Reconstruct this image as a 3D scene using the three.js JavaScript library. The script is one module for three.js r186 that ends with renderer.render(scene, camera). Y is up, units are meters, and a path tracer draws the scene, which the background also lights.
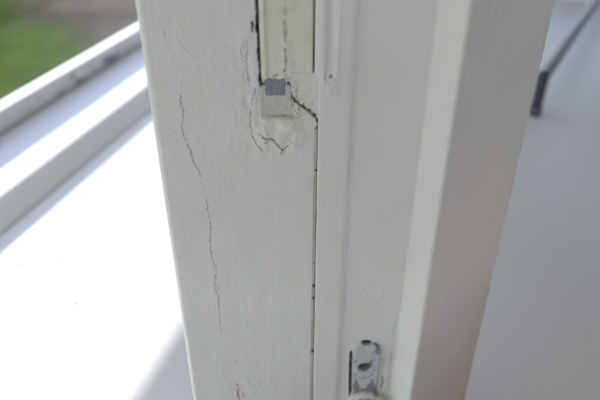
import * as THREE from 'three';
import { mergeGeometries } from 'three/addons/utils/BufferGeometryUtils.js';
import { RoundedBoxGeometry } from 'three/addons/geometries/RoundedBoxGeometry.js';
import { ImprovedNoise } from 'three/addons/math/ImprovedNoise.js';

// ---------------------------------------------------------------- camera, sky, sun, exposure
const scene = new THREE.Scene();
const PITCH = Math.atan(600 / 925), EYE = 0.32;                 // the sill's top is y = 0
const camera = new THREE.PerspectiveCamera(2 * Math.atan(200 / 600) * 180 / Math.PI, 1.5, 0.01, 400);
camera.position.set(0, EYE, 0);
camera.lookAt(0, EYE - Math.sin(PITCH), -Math.cos(PITCH));
camera.focus = 0.245; camera.userData.fStop = 8;
scene.add(camera);

const renderer = new THREE.WebGLRenderer({ antialias: true });
renderer.toneMapping = THREE.LinearToneMapping;
renderer.toneMappingExposure = 3.8;
renderer.shadowMap.enabled = true;

// window frame of reference: along the window, into the room, up
const WTURN = Math.atan2(0.959, 0.282);
const along = new THREE.Vector3(0.282, 0, -0.959).normalize();
const inward = new THREE.Vector3(0.959, 0, 0.282).normalize();
const sunDir = new THREE.Vector3().addScaledVector(inward, -Math.cos(-0.1)).addScaledVector(along, Math.sin(-0.1));
sunDir.y = 0.46 * Math.cos(-0.1); sunDir.normalize();           // points at the sun
{
  const W = 128, H = 64, d = new Float32Array(W * H * 4);
  for (let j = 0; j < H; j++) for (let i = 0; i < W; i++) {
    const el = ((j + 0.5) / H - 0.5) * Math.PI, t = Math.max(0, Math.sin(el));
    const k = Math.pow(1 - t, 5), o = (j * W + i) * 4;
    d[o] = 0.24 + 0.82 * k; d[o + 1] = 0.34 + 0.8 * k; d[o + 2] = 0.58 + 0.66 * k; d[o + 3] = 1;
  }
  const sky = new THREE.DataTexture(d, W, H, THREE.RGBAFormat, THREE.FloatType);
  sky.mapping = THREE.EquirectangularReflectionMapping; sky.magFilter = THREE.LinearFilter; sky.minFilter = THREE.LinearFilter; sky.needsUpdate = true;
  scene.background = sky; scene.environment = sky;
}
const sun = new THREE.DirectionalLight(new THREE.Color(1, 0.97, 0.93), 2.3);
sun.position.copy(sunDir).multiplyScalar(8); sun.castShadow = true; sun.shadow.radius = 2;
sun.shadow.mapSize.set(2048, 2048);
Object.assign(sun.shadow.camera, { left: -4, right: 4, top: 4, bottom: -4, near: 0.1, far: 30 });
scene.add(sun, sun.target);

// ---------------------------------------------------------------- helpers
const noiser = new ImprovedNoise();
const N = (x, y, z = 0.37) => noiser.noise(x + 11.3, y + 7.9, z);
const fbm = (x, y, z = 0.37) => N(x, y, z) * 0.6 + N(x * 2.1, y * 2.1, z + 3.1) * 0.28 + N(x * 4.3, y * 4.3, z + 6.7) * 0.14;
const sm = (a, b, x) => { const t = Math.min(1, Math.max(0, (x - a) / (b - a))); return t * t * (3 - 2 * t); };
const mix = (a, b, t) => a + (b - a) * t;
const mixC = (a, b, t) => [mix(a[0], b[0], t), mix(a[1], b[1], t), mix(a[2], b[2], t)];
let seed = 20240611;
const rnd = () => { seed = (seed * 1664525 + 1013904223) >>> 0; return seed / 4294967296; };
const used = {};
function named(n) { const k = used[n] = (used[n] ?? -1) + 1; return k ? n + '_' + String(k).padStart(3, '0') : n; }
function mesh(name, geometry, material, parent) {
  const m = new THREE.Mesh(geometry, material); m.name = name; m.castShadow = m.receiveShadow = true; parent.add(m); return m;
}
function structure(name, geometry, material, label, category) {
  const m = mesh(named(name), geometry, material, scene);
  m.userData = { kind: 'structure', label, category }; return m;
}
function thing(name, label, category, group) {
  const g = new THREE.Group(); g.name = named(name); scene.add(g);
  g.userData = group ? { label, category, group } : { label, category }; return g;
}
const paint = (o = {}) => new THREE.MeshPhysicalMaterial({ color: 0xffffff, vertexColors: true, roughness: 0.5, clearcoat: 0.12, clearcoatRoughness: 0.4, ...o });

// a surface lofted through rows of closed profiles; cells(i, j) -> [x, y, z] in mm with colour [r, g, b]
function loft(rows, cols, at, capped = true) {
  const pos = new Float32Array(rows * cols * 3), col = new Float32Array(rows * cols * 3), idx = [];
  for (let j = 0; j < rows; j++) for (let i = 0; i < cols; i++) {
    const [x, y, z, c] = at(i, j), o = (j * cols + i) * 3;
    pos[o] = x / 1000; pos[o + 1] = y / 1000; pos[o + 2] = z / 1000;
    col[o] = c[0]; col[o + 1] = c[1]; col[o + 2] = c[2];
  }
  for (let j = 0; j < rows - 1; j++) for (let i = 0; i < cols; i++) {
    const a = j * cols + i, b = j * cols + (i + 1) % cols, c = a + cols, d = b + cols;
    idx.push(a, b, d, a, d, c);
  }
  if (capped) for (const j of [0, rows - 1]) {
    const c2 = []; for (let i = 0; i < cols; i++) c2.push(new THREE.Vector2(pos[(j * cols + i) * 3], -pos[(j * cols + i) * 3 + 2]));
    for (const [a, b, c] of THREE.ShapeUtils.triangulateShape(c2, [])) j ? idx.push(j * cols + a, j * cols + b, j * cols + c) : idx.push(a, c, b);
  }
  const g = new THREE.BufferGeometry();
  g.setAttribute('position', new THREE.BufferAttribute(pos, 3)); g.setAttribute('color', new THREE.BufferAttribute(col, 3));
  g.setIndex(new THREE.BufferAttribute(new Uint32Array(idx), 1)); g.computeVertexNormals(); return g;
}
// a relief patch: grid of cells over [x0, x1] x [y0, y1] (mm) whose rim turns down to zBack
function relief(x0, x1, y0, y1, step, zBack, at) {
  const nx = Math.round((x1 - x0) / step), ny = Math.round((y1 - y0) / step);
  const W = nx + 3, H = ny + 3, pos = [], col = [], idx = [];
  for (let j = 0; j < H; j++) for (let i = 0; i < W; i++) {
    const x = mix(x0, x1, Math.min(nx, Math.max(0, i - 1)) / nx), y = mix(y0, y1, Math.min(ny, Math.max(0, j - 1)) / ny);
    const [z, c] = at(x, y), rim = i === 0 || j === 0 || i === W - 1 || j === H - 1;
    pos.push(x / 1000, y / 1000, (rim ? zBack : z) / 1000); col.push(...c);
    if (i < W - 1 && j < H - 1) { const a = j * W + i; idx.push(a, a + 1, a + W + 1, a, a + W + 1, a + W); }
  }
  const g = new THREE.BufferGeometry();
  g.setAttribute('position', new THREE.Float32BufferAttribute(pos, 3)); g.setAttribute('color', new THREE.Float32BufferAttribute(col, 3));
  g.setIndex(idx); g.computeVertexNormals(); return g;
}
// a box with its own grid, tinted by where it is
function box(w, h, d, x, y, z, seg = [1, 1, 1], tint) {
  const g = new THREE.BoxGeometry(w, h, d, ...seg); g.translate(x, y, z);
  if (tint) {
    const p = g.attributes.position, c = new Float32Array(p.count * 3);
    for (let i = 0; i < p.count; i++) c.set(tint(p.getX(i), p.getY(i), p.getZ(i)), i * 3);
    g.setAttribute('color', new THREE.BufferAttribute(c, 3));
  }
  return g;
}
// bevelled bar: a profile in (inward, up) swept along the window from x0 to x1
function bar(points, x0, x1, seg, bevel, tint, bump) {
  const pr = roundOff(points, bevel, 0.0012), n = pr.length, pos = [], col = [], idx = [], g = new THREE.BufferGeometry();
  for (let j = 0; j <= seg; j++) for (let i = 0; i < n; i++) {
    const x = mix(x0, x1, j / seg), [z, y] = pr[i], b = bump ? bump(x, y, z) : 0;
    pos.push(x, y + b, z + b); col.push(...tint(x, y, z));
    if (j < seg) { const a = j * n + i, c = j * n + (i + 1) % n; idx.push(a, c, c + n, a, c + n, a + n); }
  }
  const flat = pr.map(([a, b]) => new THREE.Vector2(a, b));
  for (const j of [0, seg]) for (const [a, b, c] of THREE.ShapeUtils.triangulateShape(flat, [])) j ? idx.push(j * n + a, j * n + b, j * n + c) : idx.push(a, c, b);
  g.setAttribute('position', new THREE.Float32BufferAttribute(pos, 3)); g.setAttribute('color', new THREE.Float32BufferAttribute(col, 3));
  g.setIndex(idx); g.computeVertexNormals(); return g;
}
// resample a closed outline evenly and soften its corners over about `soft`
function roundOff(points, soft, step, ends = true) {
  const out = [];
  for (let i = 0; i < points.length; i++) {
    const a = points[i], b = points[(i + 1) % points.length], L = Math.hypot(b[0] - a[0], b[1] - a[1]);
    const st = Math.max(step, a[2] ?? step), k = Math.max(1, Math.round(L / st));
    for (let q = 0; q < k; q++) out.push([mix(a[0], b[0], q / k), mix(a[1], b[1], q / k)]);
  }
  const times = Math.round((soft / step) ** 2);
  for (let t = 0; t < times; t++) {
    const prev = out.map((p) => [...p]), n = out.length;
    for (let i = 0; i < n; i++) {
      const a = prev[(i + n - 1) % n], b = prev[i], c = prev[(i + 1) % n];
      if (Math.abs(Math.hypot(a[0] - b[0], a[1] - b[1]) - Math.hypot(c[0] - b[0], c[1] - b[1])) > step) continue;
      for (let k = 0; k < 2; k++) out[i][k] = a[k] / 4 + b[k] / 2 + c[k] / 4;
    }
  }
  return out;
}

// ---------------------------------------------------------------- materials
const WHITE = [0.785, 0.775, 0.7];
const mPost = paint({ roughness: 0.46 });
const mSill = paint({ roughness: 0.42 });
const mWall = new THREE.MeshStandardMaterial({ color: new THREE.Color(0.84, 0.84, 0.83), roughness: 0.9 });
const mWarm = new THREE.MeshStandardMaterial({ color: new THREE.Color(0.74, 0.66, 0.64), roughness: 0.9 });
const mWood = new THREE.MeshStandardMaterial({ vertexColors: true, roughness: 0.7 });
const mFloor = new THREE.MeshStandardMaterial({ color: new THREE.Color(0.3, 0.16, 0.085), roughness: 0.55 });

// ---------------------------------------------------------------- the setting
const wlocal = (m) => { m.rotation.y = WTURN - 0; return m; };   // local x along the window, local z into the room
{
  // sill board, white gloss paint with faint brush marks
  const sillTint = (x, y, z) => { const n = fbm(x * 9, z * 9) * 0.02 + N(x * 3, z * 160, 2.2) * 0.008; return [0.69 + n, 0.69 + n, 0.685 + n * 1.1]; };
  const sill = wlocal(structure('window_sill', box(2.3, 0.03, 1.06, 0.182, -0.015, 0.128, [160, 1, 140], sillTint), mSill, 'wide white painted window sill board under the post', 'window sill'));
  const fleck = new THREE.IcosahedronGeometry(0.0015, 1); fleck.scale(1.2, 0.35, 0.7);
  const mFleck = new THREE.MeshStandardMaterial({ color: new THREE.Color(0.42, 0.42, 0.42), roughness: 0.9 });
  for (const [x, z] of [[0.325, -0.3106], [0.352, -0.244], [0.2835, -0.2647], [0.31, -0.338]]) {
    const f = mesh('dust_speck', fleck, mFleck, sill); f.position.set(x, 0.0004, z); f.rotation.y = x * 40;
  }
  wlocal(structure('end_ledge', box(0.06, 0.1, 1.06, 1.365, 0.02, 0.128), mWall, 'low pale ledge closing off the far end of the sill', 'ledge'));
  // unseen blind placed to shade the sill past the sunlit strip and glow inward
  const mBlind = new THREE.MeshPhysicalMaterial({ color: new THREE.Color(0.93, 0.94, 0.95), transmission: 0.85, roughness: 1, thickness: 0, side: THREE.DoubleSide });
  wlocal(structure('unseen_blind', box(2.6, 0.287, 0.0008, 0.1, 0.3065, -0.53), mBlind, 'pale translucent blind out of view above the frame, shading the sill and glowing inward', 'blind'));
  wlocal(structure('unseen_wall_above_window', box(3.2, 1.27, 0.1, 0.182, 1.085, -0.57), mWall, 'wall out of view over the window head, placed to limit the light from the window', 'wall'));  // out of view; keeps the glow of the blind low, near the ledge
  wlocal(structure('wall_below_window', box(3.2, 1.29, 0.05, 0.182, -0.665, -0.541), mWall, 'wall under the window', 'wall'));
  wlocal(structure('unseen_ceiling', box(3.2, 0.05, 2.6, 0.182, 1.145, 0.806), mWall, 'white slab overhead, out of view, keeping the high sky off the sill', 'unseen_ceiling'));  // out of view overhead, blocks the zenith sky from the sill
  wlocal(structure('unseen_back_wall', box(0.06, 1.95, 1.7, -1.36, 0.155, 0.38), mWarm, 'plain wall out of view behind the viewer, cutting the light on the post', 'wall'));  // out of view; dims the post, warm tone tints the bounced light
  wlocal(structure('unseen_far_wall', box(2.1, 1.95, 0.06, 0.4, 0.155, 2.07), mWarm, 'plain wall out of view across the room, cutting the light from the right', 'wall'));  // out of view; holds back sky from the right and warms the bounce
  const plank = new RoundedBoxGeometry(0.1, 0.13, 0.62, 6, 0.012); plank.translate(0.278, 0.0655, 0.02);  // unseen beam, placed to throw warm light on the lower right sill
  {
    const p = plank.attributes.position, c = new Float32Array(p.count * 3);
    for (let i = 0; i < p.count; i++) { const n = N(p.getX(i) * 60, p.getY(i) * 90, p.getZ(i) * 3) * 0.08; c.set([0.52 + n, 0.26 + n * 0.7, 0.14 + n * 0.4], i * 3); }
    plank.setAttribute('color', new THREE.BufferAttribute(c, 3));
  }
  structure('unseen_wooden_beam', plank, mWood, 'bare wooden beam out of view on the sill, bouncing warm light onto it', 'ledge');
  wlocal(structure('unseen_end_wall', box(0.06, 1.95, 1.72, 1.425, 0.155, 1.19), mWall, 'plain wall out of view past the end of the sill, narrowing the far opening', 'wall'));  // out of view, trims the blue skylight reaching the sill
  wlocal(structure('unseen_wall_above_end', box(0.06, 0.9, 0.8, 1.425, 0.67, -0.08), mWall, 'wall out of view over the far end of the sill, lowering the skylight there', 'wall'));  // out of view, lowers the far opening to darken the sill
  wlocal(structure('unseen_floor', box(3.2, 0.04, 2.6, 0.182, -0.82, 0.806), mFloor, 'brown wooden boards out of view below, bouncing warm light up', 'unseen_floor'));  // out of view, brown tone gives a warm bounce from below
}
{
  // lawn and a bare earth bed outside
  const R = 60, seg = 240, g = new THREE.PlaneGeometry(2 * R, 2 * R, seg, seg); g.rotateX(-Math.PI / 2);
  const p = g.attributes.position, c = new Float32Array(p.count * 3);
  for (let i = 0; i < p.count; i++) {
    let x = p.getX(i), z = p.getZ(i); const r = Math.hypot(x, z), k = Math.pow(Math.max(Math.abs(x), Math.abs(z)) / R, 1.6);
    x *= k; z *= k; const cx = x - 2.2, cz = z - 5;
    p.setXYZ(i, cx, -1.3 + fbm(cx * 1.3, cz * 1.3) * 0.03, cz);
    const bed = sm(-0.25, 0.35, (-cz - 5.3) * 0.75 + (cx + 2.3) * 0.75 + fbm(cx * 0.9, cz * 0.9) * 1.2);
    const n = fbm(cx * 2.2, cz * 2.2) * 0.7 + fbm(cx * 6, cz * 6) * 0.6;
    const green = [0.031 + n * 0.035, 0.056 + n * 0.05, 0.002], soil = [0.064 + n * 0.075, 0.048 + n * 0.06, 0.029 + n * 0.04];
    c.set(mixC(green, soil, bed), i * 3);
  }
  g.setAttribute('color', new THREE.BufferAttribute(c, 3)); g.computeVertexNormals();
  structure('lawn', g, new THREE.MeshPhysicalMaterial({ vertexColors: true, roughness: 1, specularIntensity: 0 }), 'green lawn with a bare earth bed seen through the window', 'lawn');
}

// ---------------------------------------------------------------- the window on the left
{
  const w = thing('casement_window', 'low white window with grimy bottom rail looking out on the lawn', 'window'); w.rotation.y = WTURN;
  const X0 = -1.1, X1 = 1.33;
  const clean = (x, y, z) => { const n = fbm(x * 14, z * 30 + y * 30) * 0.025; return [0.83 + n, 0.83 + n, 0.825 + n]; };
  mesh('threshold', bar([[-0.379, 0.0002], [-0.383, 0.0035], [-0.401, 0.0185], [-0.515, 0.0185], [-0.515, 0.0002]], X0, X1, 200, 0.0036, clean), mSill, w);
  const dirty = (x, y, z) => {
    const h = (y - 0.0185) / 0.0247, front = sm(-0.4905, -0.4885, z);
    const n = fbm(x * 16, y * 30), spots = sm(0.14, 0.34, fbm(x * 42, y * 120, 4.4) + 0.22 * (1 - h) - 0.1);
    let c = [0.78 + n * 0.16, 0.77 + n * 0.16, 0.75 + n * 0.16];
    c = mixC(c, [0.16, 0.155, 0.15], spots * 0.85 * sm(-0.3, 0.3, N(x * 7, 3.3) + 0.1));
    return mixC([0.76, 0.76, 0.75], c, front * sm(1.0, 0.86, h));
  };
  const rail = mesh('sash_rail', bar([[-0.487, 0.0197], [-0.487, 0.0432], [-0.4945, 0.0432], [-0.515, 0.038], [-0.515, 0.0197]], X0, X1, 900, 0.0014, dirty, (x, y) => fbm(x * 40, y * 60) * 0.0004), paint({ roughness: 0.6 }), w);
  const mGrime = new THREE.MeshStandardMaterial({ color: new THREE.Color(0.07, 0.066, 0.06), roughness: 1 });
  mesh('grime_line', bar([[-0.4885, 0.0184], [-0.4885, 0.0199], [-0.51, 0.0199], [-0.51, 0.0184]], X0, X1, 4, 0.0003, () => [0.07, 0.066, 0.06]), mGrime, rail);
  const glass = new THREE.MeshPhysicalMaterial({ color: 0xffffff, transmission: 1, thickness: 0, roughness: 0, ior: 1.3 });
  mesh('pane', box(X1 - X0 - 0.002, 0.30, 0.003, (X0 + X1) / 2, 0.0425 + 0.1455, -0.4925), glass, w);
}

// ---------------------------------------------------------------- cracks and grime in the paint (mm on the post's face)
const crack = (pts, w, d, dirt, rag = 0.35) => {
  const xs = pts.map((p) => p[0]), ys = pts.map((p) => p[1]);
  return { pts, w, d, dirt, rag, b: [Math.min(...xs) - 2, Math.max(...xs) + 2, Math.min(...ys) - 2, Math.max(...ys) + 2] };
};
function cracked(list, x, y) {                                   // -> [height change, dirt]
  let h = 0, dirt = 0;
  for (const k of list) {
    if (x < k.b[0] || x > k.b[1] || y < k.b[2] || y > k.b[3]) continue;
    const qx = x + N(x * 0.9, y * 0.9, 1.1) * k.rag * 2 + N(x * 2.2, y * 1.1, 5.1) * k.rag * 0.5, qy = y + N(x * 0.9, y * 0.9, 9.1) * k.rag;
    let best = 99, along = 0;
    for (let i = 0; i < k.pts.length - 1; i++) {
      const [ax, ay] = k.pts[i], [bx, by] = k.pts[i + 1], ux = bx - ax, uy = by - ay;
      const t = Math.min(1, Math.max(0, ((qx - ax) * ux + (qy - ay) * uy) / (ux * ux + uy * uy)));
      const d = Math.hypot(qx - ax - ux * t, qy - ay - uy * t);
      if (d < best) { best = d; along = (i + t) / (k.pts.length - 1); }
    }
    const w = k.w * (0.35 + 0.65 * sm(0, 0.12, along) * sm(1, 0.8, along)) * (k.rag < 0.1 ? 1 : Math.max(0.25, 1 + 1.3 * N(x * 0.35, y * 0.35, 4.2)));
    const m = 1 - sm(w * 0.5, w * 1.35, best);
    h = Math.min(h, 0) - 0 > -k.d * m ? -k.d * m : h;
    if (m < 0.5) h += k.d * 0.14 * (1 - sm(w * 1.2, w * 1.2 + 0.9, best)) * (1 - m * 2);
    dirt = Math.max(dirt, m * k.dirt * Math.max(0.35, Math.min(1, 1 + 1.2 * N(x * 0.5, y * 0.5, 8.8))));
  }
  return [h, dirt];
}
const leftCracks = [
  crack([[-45.8, 260], [-44.4, 251.4], [-43.2, 244.2]], 0.1, 0.1, 0.25),
  crack([[-41.8, 239.6], [-42.7, 233], [-42.1, 228.3], [-43.5, 221.9], [-42.6, 216.1], [-41.2, 211.9], [-40.8, 208.4], [-38.6, 203.1], [-38, 196.8]], 0.16, 0.3, 0.34),
  crack([[-41.6, 258.3], [-40.2, 253.1], [-35.9, 247.9], [-35.3, 243.5]], 0.12, 0.16, 0.3),
  crack([[-36.8, 192.6], [-37, 184.5], [-36.5, 176.6], [-37.5, 168.4], [-37, 158.8], [-36.2, 153.3], [-37.2, 145.9], [-36.1, 137.2], [-36.4, 126.2], [-36.3, 115.4]], 0.14, 0.28, 0.34),
  crack([[-37, 158.8], [-35.2, 155.5], [-36.5, 148.8], [-34.9, 141.9]], 0.12, 0.2, 0.4),
  crack([[-31.6, 206.5], [-30.8, 204], [-30.5, 201]], 0.1, 0.15, 0.3),
  crack([[-48.5, 219], [-46.2, 220.5], [-44.6, 222.4]], 0.08, 0.12, 0.3),
  crack([[-30.8, 99.3], [-31.1, 96.4]], 0.35, 0.3, 0.6),
  crack([[-31.4, 82], [-30.6, 78.5], [-31.2, 74], [-30.3, 66]], 0.35, 0.35, 0.7),
  crack([[-28.6, 75], [-28.2, 71]], 0.25, 0.3, 0.6),
  crack([[-26.8, 88], [-24.4, 84.5], [-25.3, 79]], 0.12, 0.25, 0.2),
  crack([[-36, 100], [-37.4, 90], [-36.6, 82]], 0.1, 0.15, 0.3),
  // round the old lump of paint under the metal strip
  crack([[-14.9, 239], [-17.2, 233], [-18.2, 225.9], [-17.8, 219], [-15.8, 214.4], [-12.8, 211.9]], 0.2, 0.3, 0.35),
  crack([[-15.2, 219.9], [-12.7, 217.8], [-10.8, 217.8], [-9, 215.7], [-6.4, 212.7], [-4.5, 214.9]], 0.26, 0.45, 0.8),
  crack([[-13.1, 216.1], [-11.2, 217.4]], 0.2, 0.3, 0.7),
  crack([[-6.4, 212.7], [-6.9, 210.9]], 0.2, 0.3, 0.6),
  crack([[-13.8, 239.1], [-15.9, 229.9], [-15, 225.9], [-17, 221.9]], 0.14, 0.22, 0.35),
  crack([[-20.5, 232], [-21.5, 222], [-19.2, 212]], 0.1, 0.18, 0.12),
  crack([[-10.9, 226.2], [-7.3, 226.7], [-2.6, 226.2], [0.7, 226.7]], 0.22, 0.4, 0.4),
  crack([[-3.9, 239.8], [-2.9, 234.5], [-1.1, 231.8], [2.2, 229.5], [4.4, 227.9], [6.2, 225.5], [6.6, 222.2]], 0.4, 1.3, 0.95),
  crack([[-2.9, 234.5], [-3.2, 231.5], [-1.5, 228.3], [0.7, 227.1]], 0.2, 0.4, 0.6),
  crack([[0.4, 230.7], [1.8, 231.8]], 0.2, 0.4, 0.8),
  crack([[-17.4, 256], [-18.6, 246], [-17.6, 238]], 0.18, 0.3, 0.3),
  crack([[-20.4, 253], [-19.6, 247]], 0.1, 0.2, 0.3),
  crack([[-15.8, 261.4], [-16.1, 257.6]], 0.4, 0.8, 0.9, 0.2),
];
const DIRT = [0.07, 0.058, 0.048];
const streaks = (x, y) => N(x * 1.25, y * 0.018, 2.1) * 0.032 + N(x * 3.2, y * 0.035, 6.1) * 0.016;
const lumpy = (x, y) => N(x * 0.11, y * 0.07, 1.7) * 0.12 + N(x * 0.33, y * 0.2, 3.9) * 0.028;
function paintColour(x, y, warm = 0) {
  const n = fbm(x * 0.05, y * 0.035, 5.5) * 0.035 + N(x * 2.2, y * 0.05, 7.7) * 0.012 + N(x * 3, y * 3, 1.9) * 0.008;
  const yl = warm + 0.04 * sm(-0.1, 0.5, fbm(x * 0.07, y * 0.05, 9.9));
  return [WHITE[0] + n, WHITE[1] + n - yl * 0.25, WHITE[2] + n - yl * 1.2];
}
const MORT_TOP = 505;
const mortL = (y) => -14.3 + 0.45 * N(0.3, y * 0.35, 2.8) + 0.35 * N(0.9, y * 1.3, 4.8) - 0.35 * sm(256.5, 258, y);
const seamR = (y) => 5.75 + 0.06 * N(1, y * 0.4) - 0.15 * sm(200, 80, y) + (sm(221.5, 223.5, y) * sm(242.3, 241.2, y)) * 1.9;

// ---------------------------------------------------------------- the post
const post = thing('window_post', 'thick white painted wooden window post with cracked paint standing on the sill', 'window post');
post.position.set(0, 0, -0.2);
const rowsY = [];
for (let y = 0.5; y < 52; y += 6) rowsY.push(y);
for (let y = 52; y < 292; y += 0.23) rowsY.push(y);
for (let y = 292; y <= 1119.5; y += 8) rowsY.push(y);
rowsY.push(1119.5);
{
  // left board of the post: paint surface with cracks, the mortise and the lump below it
  const FX = 300, cols = FX + 1 + 6;
  const z0 = (x, y) => {                                         // height of the face, mm
    const xr = seamR(y), el = x + 54.4, er = xr - x;
    let z = streaks(x, y) + lumpy(x, y);
    const lump = Math.exp(-(((x + 6) / 10) ** 2) - (((y - 219.5) / 7) ** 2));
    z += lump * (1.3 + 1.7 * N(x * 0.22, y * 0.22, 2.6) + 0.4 * N(x * 0.6, y * 0.6, 4.6));
    z += 0.16 * N(x * 0.14, y * 0.1, 6.2) + 0.05 * sm(0.3, 0.6, N(x * 0.5, y * 0.35, 9.4));
    z += 0.3 * N(x * 0.3, y * 0.22, 8.3) * Math.exp(-(((x + 18) / 5) ** 2) - (((y - 240) / 26) ** 2)) * 2.6;
    z += 0.35 * Math.exp(-(((x + 24) / 3.6) ** 2) - (((y - 80) / 6.5) ** 2)) + 0.18 * N(x * 0.4, y * 0.3, 4) * Math.exp(-(((x + 25) / 9) ** 2) - (((y - 78) / 10) ** 2));
    const [ch] = cracked(leftCracks, x, y); z += ch;
    const inM = sm(mortL(y) - 0.18, mortL(y) + 0.18, x) * sm(MORT_TOP + 0.3, MORT_TOP - 0.3, y);
    z -= inM * sm(238.6, 239.4, y + 0.4 * N(x * 0.8, 1.5)) * 4.6 * (x > -3.5 ? sm(243, 244, y) : 1);
    const pocket = sm(-14.6, -12.4, x) * sm(-1.5, -3.6, x - 0.12 * (234 - y)) * sm(225.6, 227.2, y + 0.5 * N(x * 0.5, 2.2)) * sm(240.4, 239.4, y);
    z = mix(z, -1.15 + 0.2 * N(x * 0.4, y * 0.4, 3.2), pocket);
    if (x > -4) z -= 0.35 * sm(-4, 0, x) * sm(226, 230, y) * sm(244, 240, y) * (1 + N(x * 0.5, y * 0.4, 7.1));
    const r = 2.6; if (el < r) z -= r - Math.sqrt(Math.max(0, r * r - (r - el) ** 2));
    const r2 = 0.9; if (er < r2) z -= r2 - Math.sqrt(Math.max(0, r2 * r2 - (r2 - er) ** 2));
    return z;
  };
  const colour = (x, y, z) => {
    let warm = 0.1 * Math.exp(-(((x + 5) / 11) ** 2) - (((y - 228) / 12) ** 2));
    let c = paintColour(x, y, warm);
    const stain = sm(-14, -11, x) * sm(0, -3, x) * sm(225, 227, y) * sm(241, 238, y);
    c = mixC(c, [0.56, 0.535, 0.45], stain * 0.6);
    const rust = Math.exp(-(((x + 2.6 - (236 - y) * 0.25) / 1.6) ** 2)) * sm(226, 229, y) * sm(243, 239, y) * sm(-0.25, 0.35, N(x * 0.7, y * 0.7, 3.6));
    c = mixC(c, [0.36, 0.29, 0.19], rust * 0.75);
    const [, d] = cracked(leftCracks, x, y); c = mixC(c, DIRT, d);
    const g = sm(mortL(y) - 0.35, mortL(y) + 0.1, x) * sm(237.5, 239, y); c = mixC(c, [0.035, 0.036, 0.04], g * 0.97 * (x > -3.5 ? sm(243, 244, y) : 1));
    const er = seamR(y) - x; c = mixC(c, [0.34, 0.3, 0.22], 0.55 * sm(0.7, 0.1, er) * sm(-0.3, 0.3, N(y * 0.12, 1.1)) * sm(224, 222, y));
    return c;
  };
  const geo = loft(rowsY.length, cols, (i, j) => {
    const y = rowsY[j], xr = seamR(y);
    if (i <= FX) { const x = mix(-54.4, xr, i / FX), z = z0(x, y); return [x, y, z, colour(x, y, z)]; }
    const q = [[xr, -8], [xr, -30], [xr - 0.4, -60], [-25, -60], [-52, -60], [-54.4, -30]][i - FX - 1];
    return [q[0], y, q[1], WHITE];
  });
  const left = mesh('outer_board', geo, mPost, post);
  left.userData.label = 'flat left half of the post with long hairline cracks in its white paint';

  // thin line of old filler lying in the joint
  const sY = []; for (let y = 1; y < 222; y += 0.5) sY.push(y);
  mesh('joint_filler', loft(sY.length, 5, (i, j) => {
    const y = sY[j], xr = seamR(y) - 0.25, n = N(y * 0.3, 0.4), w = 0.98 + 0.2 * n, c = n > 0.44 ? [0.12, 0.1, 0.08] : mixC([0.62, 0.58, 0.44], [0.74, 0.73, 0.68], sm(-0.3, 0.3, N(y * 0.07, 4.1)));
    const q = [[xr, -4], [xr, -0.5 + 0.3 * n], [xr + w * 0.5, -0.3 + 0.3 * n], [xr + w, -0.7], [xr + w, -4]][i];
    return [q[0], y, q[1], c];
  }), mPost, post);
}
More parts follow.
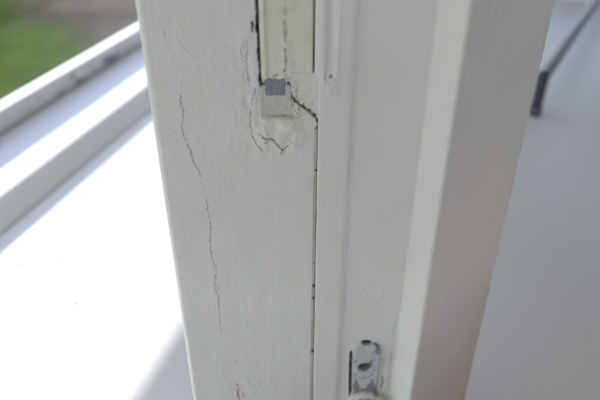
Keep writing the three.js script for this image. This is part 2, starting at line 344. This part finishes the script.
{
  // right board: lip beside the joint, flat rebate, raised sloping edge, broad splayed face
  const outline = [[6.6, -60, 8], [6.6, -8], [6.6, 0.55], [17.6, 0.5], [20.4, -0.75], [45.6, -0.9], [52.9, 7.9], [54.2, 7.9], [99.5, -38.5], [99.2, -44, 4], [86, -60, 8]];
  const pr = roundOff(outline, 0.85, 0.27), n = pr.length;
  const nor = pr.map((p, i) => { const a = pr[(i + n - 1) % n], b = pr[(i + 1) % n], l = Math.hypot(b[0] - a[0], b[1] - a[1]) || 1; return [-(b[1] - a[1]) / l, (b[0] - a[0]) / l]; });
  const rightCracks = [
    crack([[19.4, 300], [19.6, 268], [19.7, 247.9], [19, 225.1], [19, 208.4], [19.7, 165.2], [19.9, 118.6], [19.8, 60]], 0.08, 0.16, 0.16, 0.25),
    crack([[19.3, 214], [18.6, 206], [18.9, 198]], 0.12, 0.2, 0.3, 0.2),
    crack([[44.3, 125], [43.7, 119], [43.1, 113]], 0.12, 0.25, 0.35, 0.3),
    crack([[43.3, 104], [44, 97], [43.3, 94], [44.4, 84.4], [44, 76]], 0.16, 0.35, 0.5, 0.4),
    crack([[39.6, 100], [40.6, 96], [40, 92]], 0.16, 0.3, 0.5, 0.4),
    crack([[40.4, 87], [41, 82], [40.2, 76]], 0.3, 0.4, 0.75, 0.4),
    crack([[10.6, 242.4], [11.2, 241.9]], 0.5, 0.6, 0.85, 0.3),
    crack([[8.6, 243.4], [9, 240.6], [9.8, 239.4]], 0.14, 0.3, 0.3, 0.3),
    crack([[12.6, 240.6], [14.2, 237.5], [13.6, 234]], 0.1, 0.2, 0.12, 0.3),
    crack([[24.3, 104], [24.5, 101], [24.7, 92], [25, 82], [25.4, 74], [25.6, 60]], 0.72, 1.8, 0.93, 0.04),
  ];
  const geo = loft(rowsY.length, n, (i, j) => {
    const y = rowsY[j], [bx, bz] = pr[i], [nx, nz] = nor[i];
    let h = 0, c = WHITE, x = bx;
    const face = bz > -40 && bx > 6.2 && !(bx < 6.9 && bz < -2);
    if (face) {
      const side = sm(54, 58, bx);                                // 1 on the splayed face
      h = streaks(bx + 70, y) + lumpy(bx + 40, y);
      h += side * (0.085 * N(bx * 0.8, y * 0.022, 3.3) + 0.06 * N(bx * 1.5, y * 0.06, 5.7) + 0.1 * N(bx * 0.45, y * 0.16, 8.1));
      c = paintColour(bx + 90, y);
      if (bx < 52) {
        const [ch, d] = cracked(rightCracks, bx, y); h += ch; c = mixC(c, DIRT, d);
        h -= 3 * Math.max(sm(1.25, 1.12, Math.hypot((bx - 31.2) / 3.3, (y - 94.6) / 2.9)), sm(1.05, 0.85, Math.hypot((bx - 31.2) / 2.5, (y - 110.2) / 1.0)));
        // ridges of thick paint along the lip above the lump
        const up = sm(238, 246, y + 2 * N(bx * 0.4, 1.2));
        h += up * (0.55 * Math.exp(-(((bx - 8.2 - 0.3 * N(1, y * 0.05)) / 0.8) ** 2)) - 0.4 * Math.exp(-(((bx - 10.6) / 1.1) ** 2)) + 0.3 * Math.exp(-(((bx - 12.8 - 0.5 * N(4, y * 0.06)) / 0.7) ** 2)));
        h += 0.35 * Math.exp(-(((bx - 11) / 2.6) ** 2) - (((y - 239) / 4) ** 2)) * (1 + N(bx * 0.7, y * 0.7, 2));
        // flakes lost round the metal plate
        const fl = sm(0.18, 0.34, fbm(bx * 0.35, y * 0.3, 6.3)) * Math.exp(-(((bx - 42) / 2.6) ** 2) - (((y - 92) / 13) ** 2));
        h -= fl * 0.25; c = mixC(c, [0.5, 0.5, 0.5], fl * 0.6);
      } else {
        const pit = sm(0.52, 0.6, fbm(bx * 0.45, y * 0.3, 12.4)); h -= pit * 0.12;
        const edge = Math.exp(-(((bx - 98.6) / 1.1) ** 2)) * sm(0.05, 0.4, fbm(bx * 0.3, y * 0.12, 2.4)); c = mixC(c, [0.5, 0.42, 0.3], edge * 0.5);
      }
    }
    const move = bx < 8.5 ? -1.55 * sm(241.2, 242.6, y) * sm(8.5, 7, bx) : 0;
    return [x + nx * h + move, y, bz + nz * h, c];
  });
  const right = mesh('inner_board', geo, mPost, post);
  right.userData.label = 'right half of the post with a rebate and a broad splayed face';
}
{
  // painted metal strip let into the top of the left board
  
  const zs = (x, y) => {
    let z = -0.35 + 0.75 * Math.exp(-(((x + 12.3) / 1.0) ** 2)) + 0.12 * Math.exp(-(((x + 5) / 1.3) ** 2)) + 0.25 * sm(-2, 3.6, x) + streaks(x + 30, y) + lumpy(x + 9, y) * 0.8;
    z += 0.12 * N(x * 0.5, y * 0.25, 5.1);
    const ring = Math.abs(Math.hypot((x + 5.1) / 0.55, (y - 258.6) / 2.3) - 1); z += 0.16 * Math.exp(-((ring / 0.3) ** 2));
    const tip = sm(-4.6, -5.2, x) * sm(241.2, 240.5, y + 0.9 * N(x * 0.7, 2.4)); z = mix(z, -1.3, tip);
    const low = sm(-5.2, -4.4, x) * sm(242.2, 239.5, y + 0.8 * N(x * 0.6, 5.2)); z = mix(z, -1.4, low);
    for (const e of [x + 13.9, 4.55 - x]) if (e < 0.9) z -= 0.9 - Math.sqrt(Math.max(0, 0.81 - (0.9 - e) ** 2));
    return z;
  };
  const g = relief(-13.9, 4.55, 233.6, 290, 0.25, -4.5, (x, y) => {
    let c = paintColour(x + 20, y, 0.075 + 0.02 * N(x * 0.3, y * 0.1));
    const line = Math.exp(-(((x + 5.1 + 0.5 * N(1.7, y * 0.25)) / 0.42) ** 2)) * sm(-0.15, 0.35, N(x * 0.9, y * 0.4, 6.6) + 0.2);
    c = mixC(c, [0.3, 0.235, 0.15], line * 0.62);
    const ring = Math.abs(Math.hypot((x + 5.1) / 0.6, (y - 258.6) / 2.4) - 1); c = mixC(c, [0.34, 0.29, 0.22], 0.5 * Math.exp(-((ring / 0.3) ** 2)));
    for (const [px, py] of [[-5.1, 251.3], [-5, 247.6], [-5.6, 244], [-9.2, 241.9], [-8.1, 242.3]]) c = mixC(c, [0.14, 0.1, 0.07], 0.7 * (1 - sm(0.2, 0.55, Math.hypot(x - px, (y - py) * 0.7))));
    const dust = sm(0.1, 0.5, fbm(x * 0.25, y * 0.12, 4.7)); c = mixC(c, [0.55, 0.53, 0.46], dust * 0.4);
    return [zs(x, y), c];
  });
  const top = relief(-13.9, 4.55, 287, 500, 1, -4.5, (x, y) => [zs(x, y) - 0.06 * sm(291, 289.5, y), paintColour(x + 20, y, 0.05)]);
  mesh('metal_strip', mergeGeometries([g, top]), mPost, post).userData.label = 'painted metal strip let into the post above a bare tip';
  const tip = relief(-12.7, -5.0, 233.7, 242.6, 0.18, -2.5, (x, y) => {
    const e = Math.min(x + 12.7, -5.0 - x, y - 233.9) + 0.35 * N(x * 0.9, y * 0.9, 5.3) - 0.12, s = N(x * 1.6, y * 0.5, 3.3) * 0.05 + N(x * 4, y * 4, 1.3) * 0.03, p = sm(0.3, 0.5, fbm(x * 0.6, y * 0.5, 7.2) + 0.25 * sm(1, 0.2, e));
    return [-0.55 - 0.9 * sm(0.6, 0, e) + s + 0.12 * p, mixC([0.27 + s, 0.29 + s, 0.325 + s], [0.55, 0.55, 0.53], p * 0.8)];
  });
  mesh('bare_tip', tip, new THREE.MeshStandardMaterial({ vertexColors: true, metalness: 0.25, roughness: 0.55 }), post).userData.label = 'blue grey bare metal end of the strip';
}
{
  // screw head under the paint, with its slot
  const cx = 31.4, cy = 140.1, R = 5.7, a = -0.85;
  const g = relief(cx - 7, cx + 7, cy - 7, cy + 7, 0.2, -2.5, (x, y) => {
    const dx = x - cx, dy = y - cy, r = Math.hypot(dx, dy), across = Math.abs(dx * Math.sin(a) - dy * Math.cos(a));
    let z = -0.72 + streaks(x + 10, y) * 0.6 + lumpy(x + 40, y);
    z += 0.2 * Math.exp(-(((r - R + 0.5) / 0.4) ** 2)) - 0.16 * Math.exp(-(((r - R - 0.15) / 0.35) ** 2));
    z -= 0.26 * (1 - sm(0.35, 0.8, across)) * sm(R - 0.6, R - 1.3, r);
    z -= 1.2 * sm(R + 0.35, R + 0.8, r);
    const d = 0.34 * (1 - sm(0.2, 0.6, across)) * sm(R - 0.4, R - 1.2, r) * sm(-0.2, 0.3, N(x * 0.5, y * 0.5, 2)) + 0.12 * Math.exp(-(((r - R - 0.1) / 0.3) ** 2)) * sm(-0.1, 0.4, N(x * 0.4, y * 0.4, 6));
    return [z, mixC(paintColour(x + 90, y), [0.3, 0.28, 0.24], d)];
  });
  mesh('screw_head', g, mPost, post).userData.label = 'slotted screw head buried under white paint';
}
{
  // worn metal keeper plate with its hole
  const cx = 32.2, yt = 110.6, hw = 6.1;
  const hole = (x, y) => Math.hypot((x - 31.2) / 3.3, (y - 94.6) / 2.9), notch = (x, y) => Math.hypot((x - 31.2) / 2.4, (y - 110.2) / 0.9);
  const g = relief(cx - 7, cx + 7, 52, 112, 0.2, -3.5, (x, y) => {
    const lean = (110 - y) * 0.012, dx = Math.abs(x - cx - lean + 0.35), top = yt - 5.2, e = y > top ? hw - Math.hypot(dx > hw - 5.2 ? dx - (hw - 5.2) : 0, y - top) * 1 - (dx > hw - 5.2 ? hw - 5.2 : 0) : hw - dx;
    const edge = y > top && dx <= hw - 5.2 ? 5.2 - (y - top) : e;
    let z = 0.95 + 0.08 * N(x * 0.5, y * 0.3, 2.9) + 0.03 * N(x * 2, y * 2, 1);
    const inside = sm(-0.15, 0.25, edge), rnd1 = 0.9; if (edge < rnd1) z -= 0.7 * (rnd1 - Math.sqrt(Math.max(0, rnd1 * rnd1 - (rnd1 - Math.max(0, edge)) ** 2)));
    const H = 1 - sm(0.86, 1.04, hole(x, y)), K = 1 - sm(0.8, 1.05, notch(x, y));
    const rim = 0.16 * Math.exp(-(((hole(x, y) - 1.12) / 0.12) ** 2)); z += rim;
    z = mix(z, -2.4, Math.max(H, K * 0.7)); z = mix(-3, z, inside);
    let c = [0.6 + 0.1 * fbm(x * 0.3, y * 0.2, 3), 0.61 + 0.1 * fbm(x * 0.3, y * 0.2, 3), 0.59 + 0.09 * fbm(x * 0.3, y * 0.2, 3)];
    const bare = sm(0.2, 0.34, fbm(x * 0.3 + 3, y * 0.16, 11.4) * 0.8 + 0.1 * N(x * 1.3, y * 1.1, 2.2) + 0.24 * sm(1.6, 0.2, edge) * sm(30, 35, x) + 0.26 * sm(87, 80, y)); c = mixC(c, [0.14, 0.145, 0.17], bare * 0.75);
    c = mixC(c, [0.06, 0.062, 0.075], Math.max(H * 0.8, K)); 
    for (const [px, py, s] of [[35.2, 105.2, 0.55], [34.3, 103.6, 0.4], [35.6, 92.5, 0.7], [35, 89.4, 0.6], [33.8, 88, 0.45]]) c = mixC(c, [0.05, 0.05, 0.06], 0.85 * (1 - sm(s * 0.5, s, Math.hypot(x - px, y - py))));
    return [z, c];
  });
  const plate = mesh('keeper_plate', g, new THREE.MeshStandardMaterial({ vertexColors: true, metalness: 0.15, roughness: 0.5 }), post);
  plate.userData.label = 'worn grey metal plate with a dark hole';
  // round painted stud at the plate's foot
  const P = 72, Q = 28, pos = [], col = [], idx = [];
  for (let j = 0; j <= Q; j++) for (let i = 0; i < P; i++) {
    const t = j / Q, a = i / P * 2 * Math.PI, rr = t < 0.8 ? t / 0.8 : 1, r = 9.6 * rr * (1 + 0.02 * N(Math.cos(a) * 1.5, Math.sin(a) * 1.5, 3));
    const x = Math.cos(a) * r, y = Math.sin(a) * r; let z = t < 0.8 ? 1.6 + 3.4 * Math.sqrt(Math.max(0, 1 - rr * rr * 0.96)) : mix(2.2, -3, (t - 0.8) / 0.2);
    const chip = sm(0.05, 0.22, fbm(x * 0.3 + 2, y * 0.3, 5.9) - 0.16 * Math.hypot((x - 1.5) / 4.5, (y - 4.4) / 3.2) + 0.16);
    z -= chip * 0.25; z += 0.1 * N(x * 0.5, y * 0.5, 2.2);
    pos.push((33.2 + x) / 1000, (67.6 + y) / 1000, z / 1000); const n = 0.04 * fbm(x * 0.3, y * 0.3);
    col.push(...mixC([0.66 + n, 0.65 + n, 0.56 + n], [0.17, 0.17, 0.18], chip * 0.85));
    if (j < Q) { const p = j * P + i, q = j * P + (i + 1) % P; idx.push(p, q + P, q, p, p + P, q + P); }
  }
  const k = new THREE.BufferGeometry(); k.setAttribute('position', new THREE.Float32BufferAttribute(pos, 3)); k.setAttribute('color', new THREE.Float32BufferAttribute(col, 3)); k.setIndex(idx); k.computeVertexNormals();
  mesh('stud', k, mPost, plate).userData.label = 'round cream painted stud with chipped paint';
}

// ---------------------------------------------------------------- stay bar on the right
{
  const t = thing('window_stay', 'thin grey metal stay bar with dark upright peg on the sill', 'stay bar');
  const foot = new THREE.Vector3(0.294, 0, -0.69), top = new THREE.Vector3(0.294, 0.05, -0.69), far = new THREE.Vector3(0.607, 0.05, -1.214);
  const pegPts = [[0, 0.0005], [0.0066, 0.0005], [0.0078, 0.002], [0.0078, 0.011], [0.0068, 0.0125], [0.0068, 0.042], [0.0074, 0.044], [0.0072, 0.0545], [0.005, 0.056], [0, 0.0562]].map(([r, y]) => new THREE.Vector2(r, y));
  const peg = mesh('peg', new THREE.LatheGeometry(pegPts, 32), new THREE.MeshStandardMaterial({ color: new THREE.Color(0.03, 0.033, 0.042), roughness: 0.5 }), t);
  peg.position.copy(foot);
  const pin = mesh('worn_band', new THREE.CylinderGeometry(0.0080, 0.0080, 0.004, 32), new THREE.MeshStandardMaterial({ color: new THREE.Color(0.16, 0.17, 0.19), roughness: 0.5, metalness: 0.4 }), peg);
  pin.position.y = 0.0085;
  const path = new THREE.LineCurve3(top, far);
  mesh('bar', new THREE.TubeGeometry(path, 8, 0.0074, 24), new THREE.MeshStandardMaterial({ color: new THREE.Color(0.19, 0.2, 0.215), roughness: 0.45, metalness: 0.2 }), t);
}

renderer.render(scene, camera);
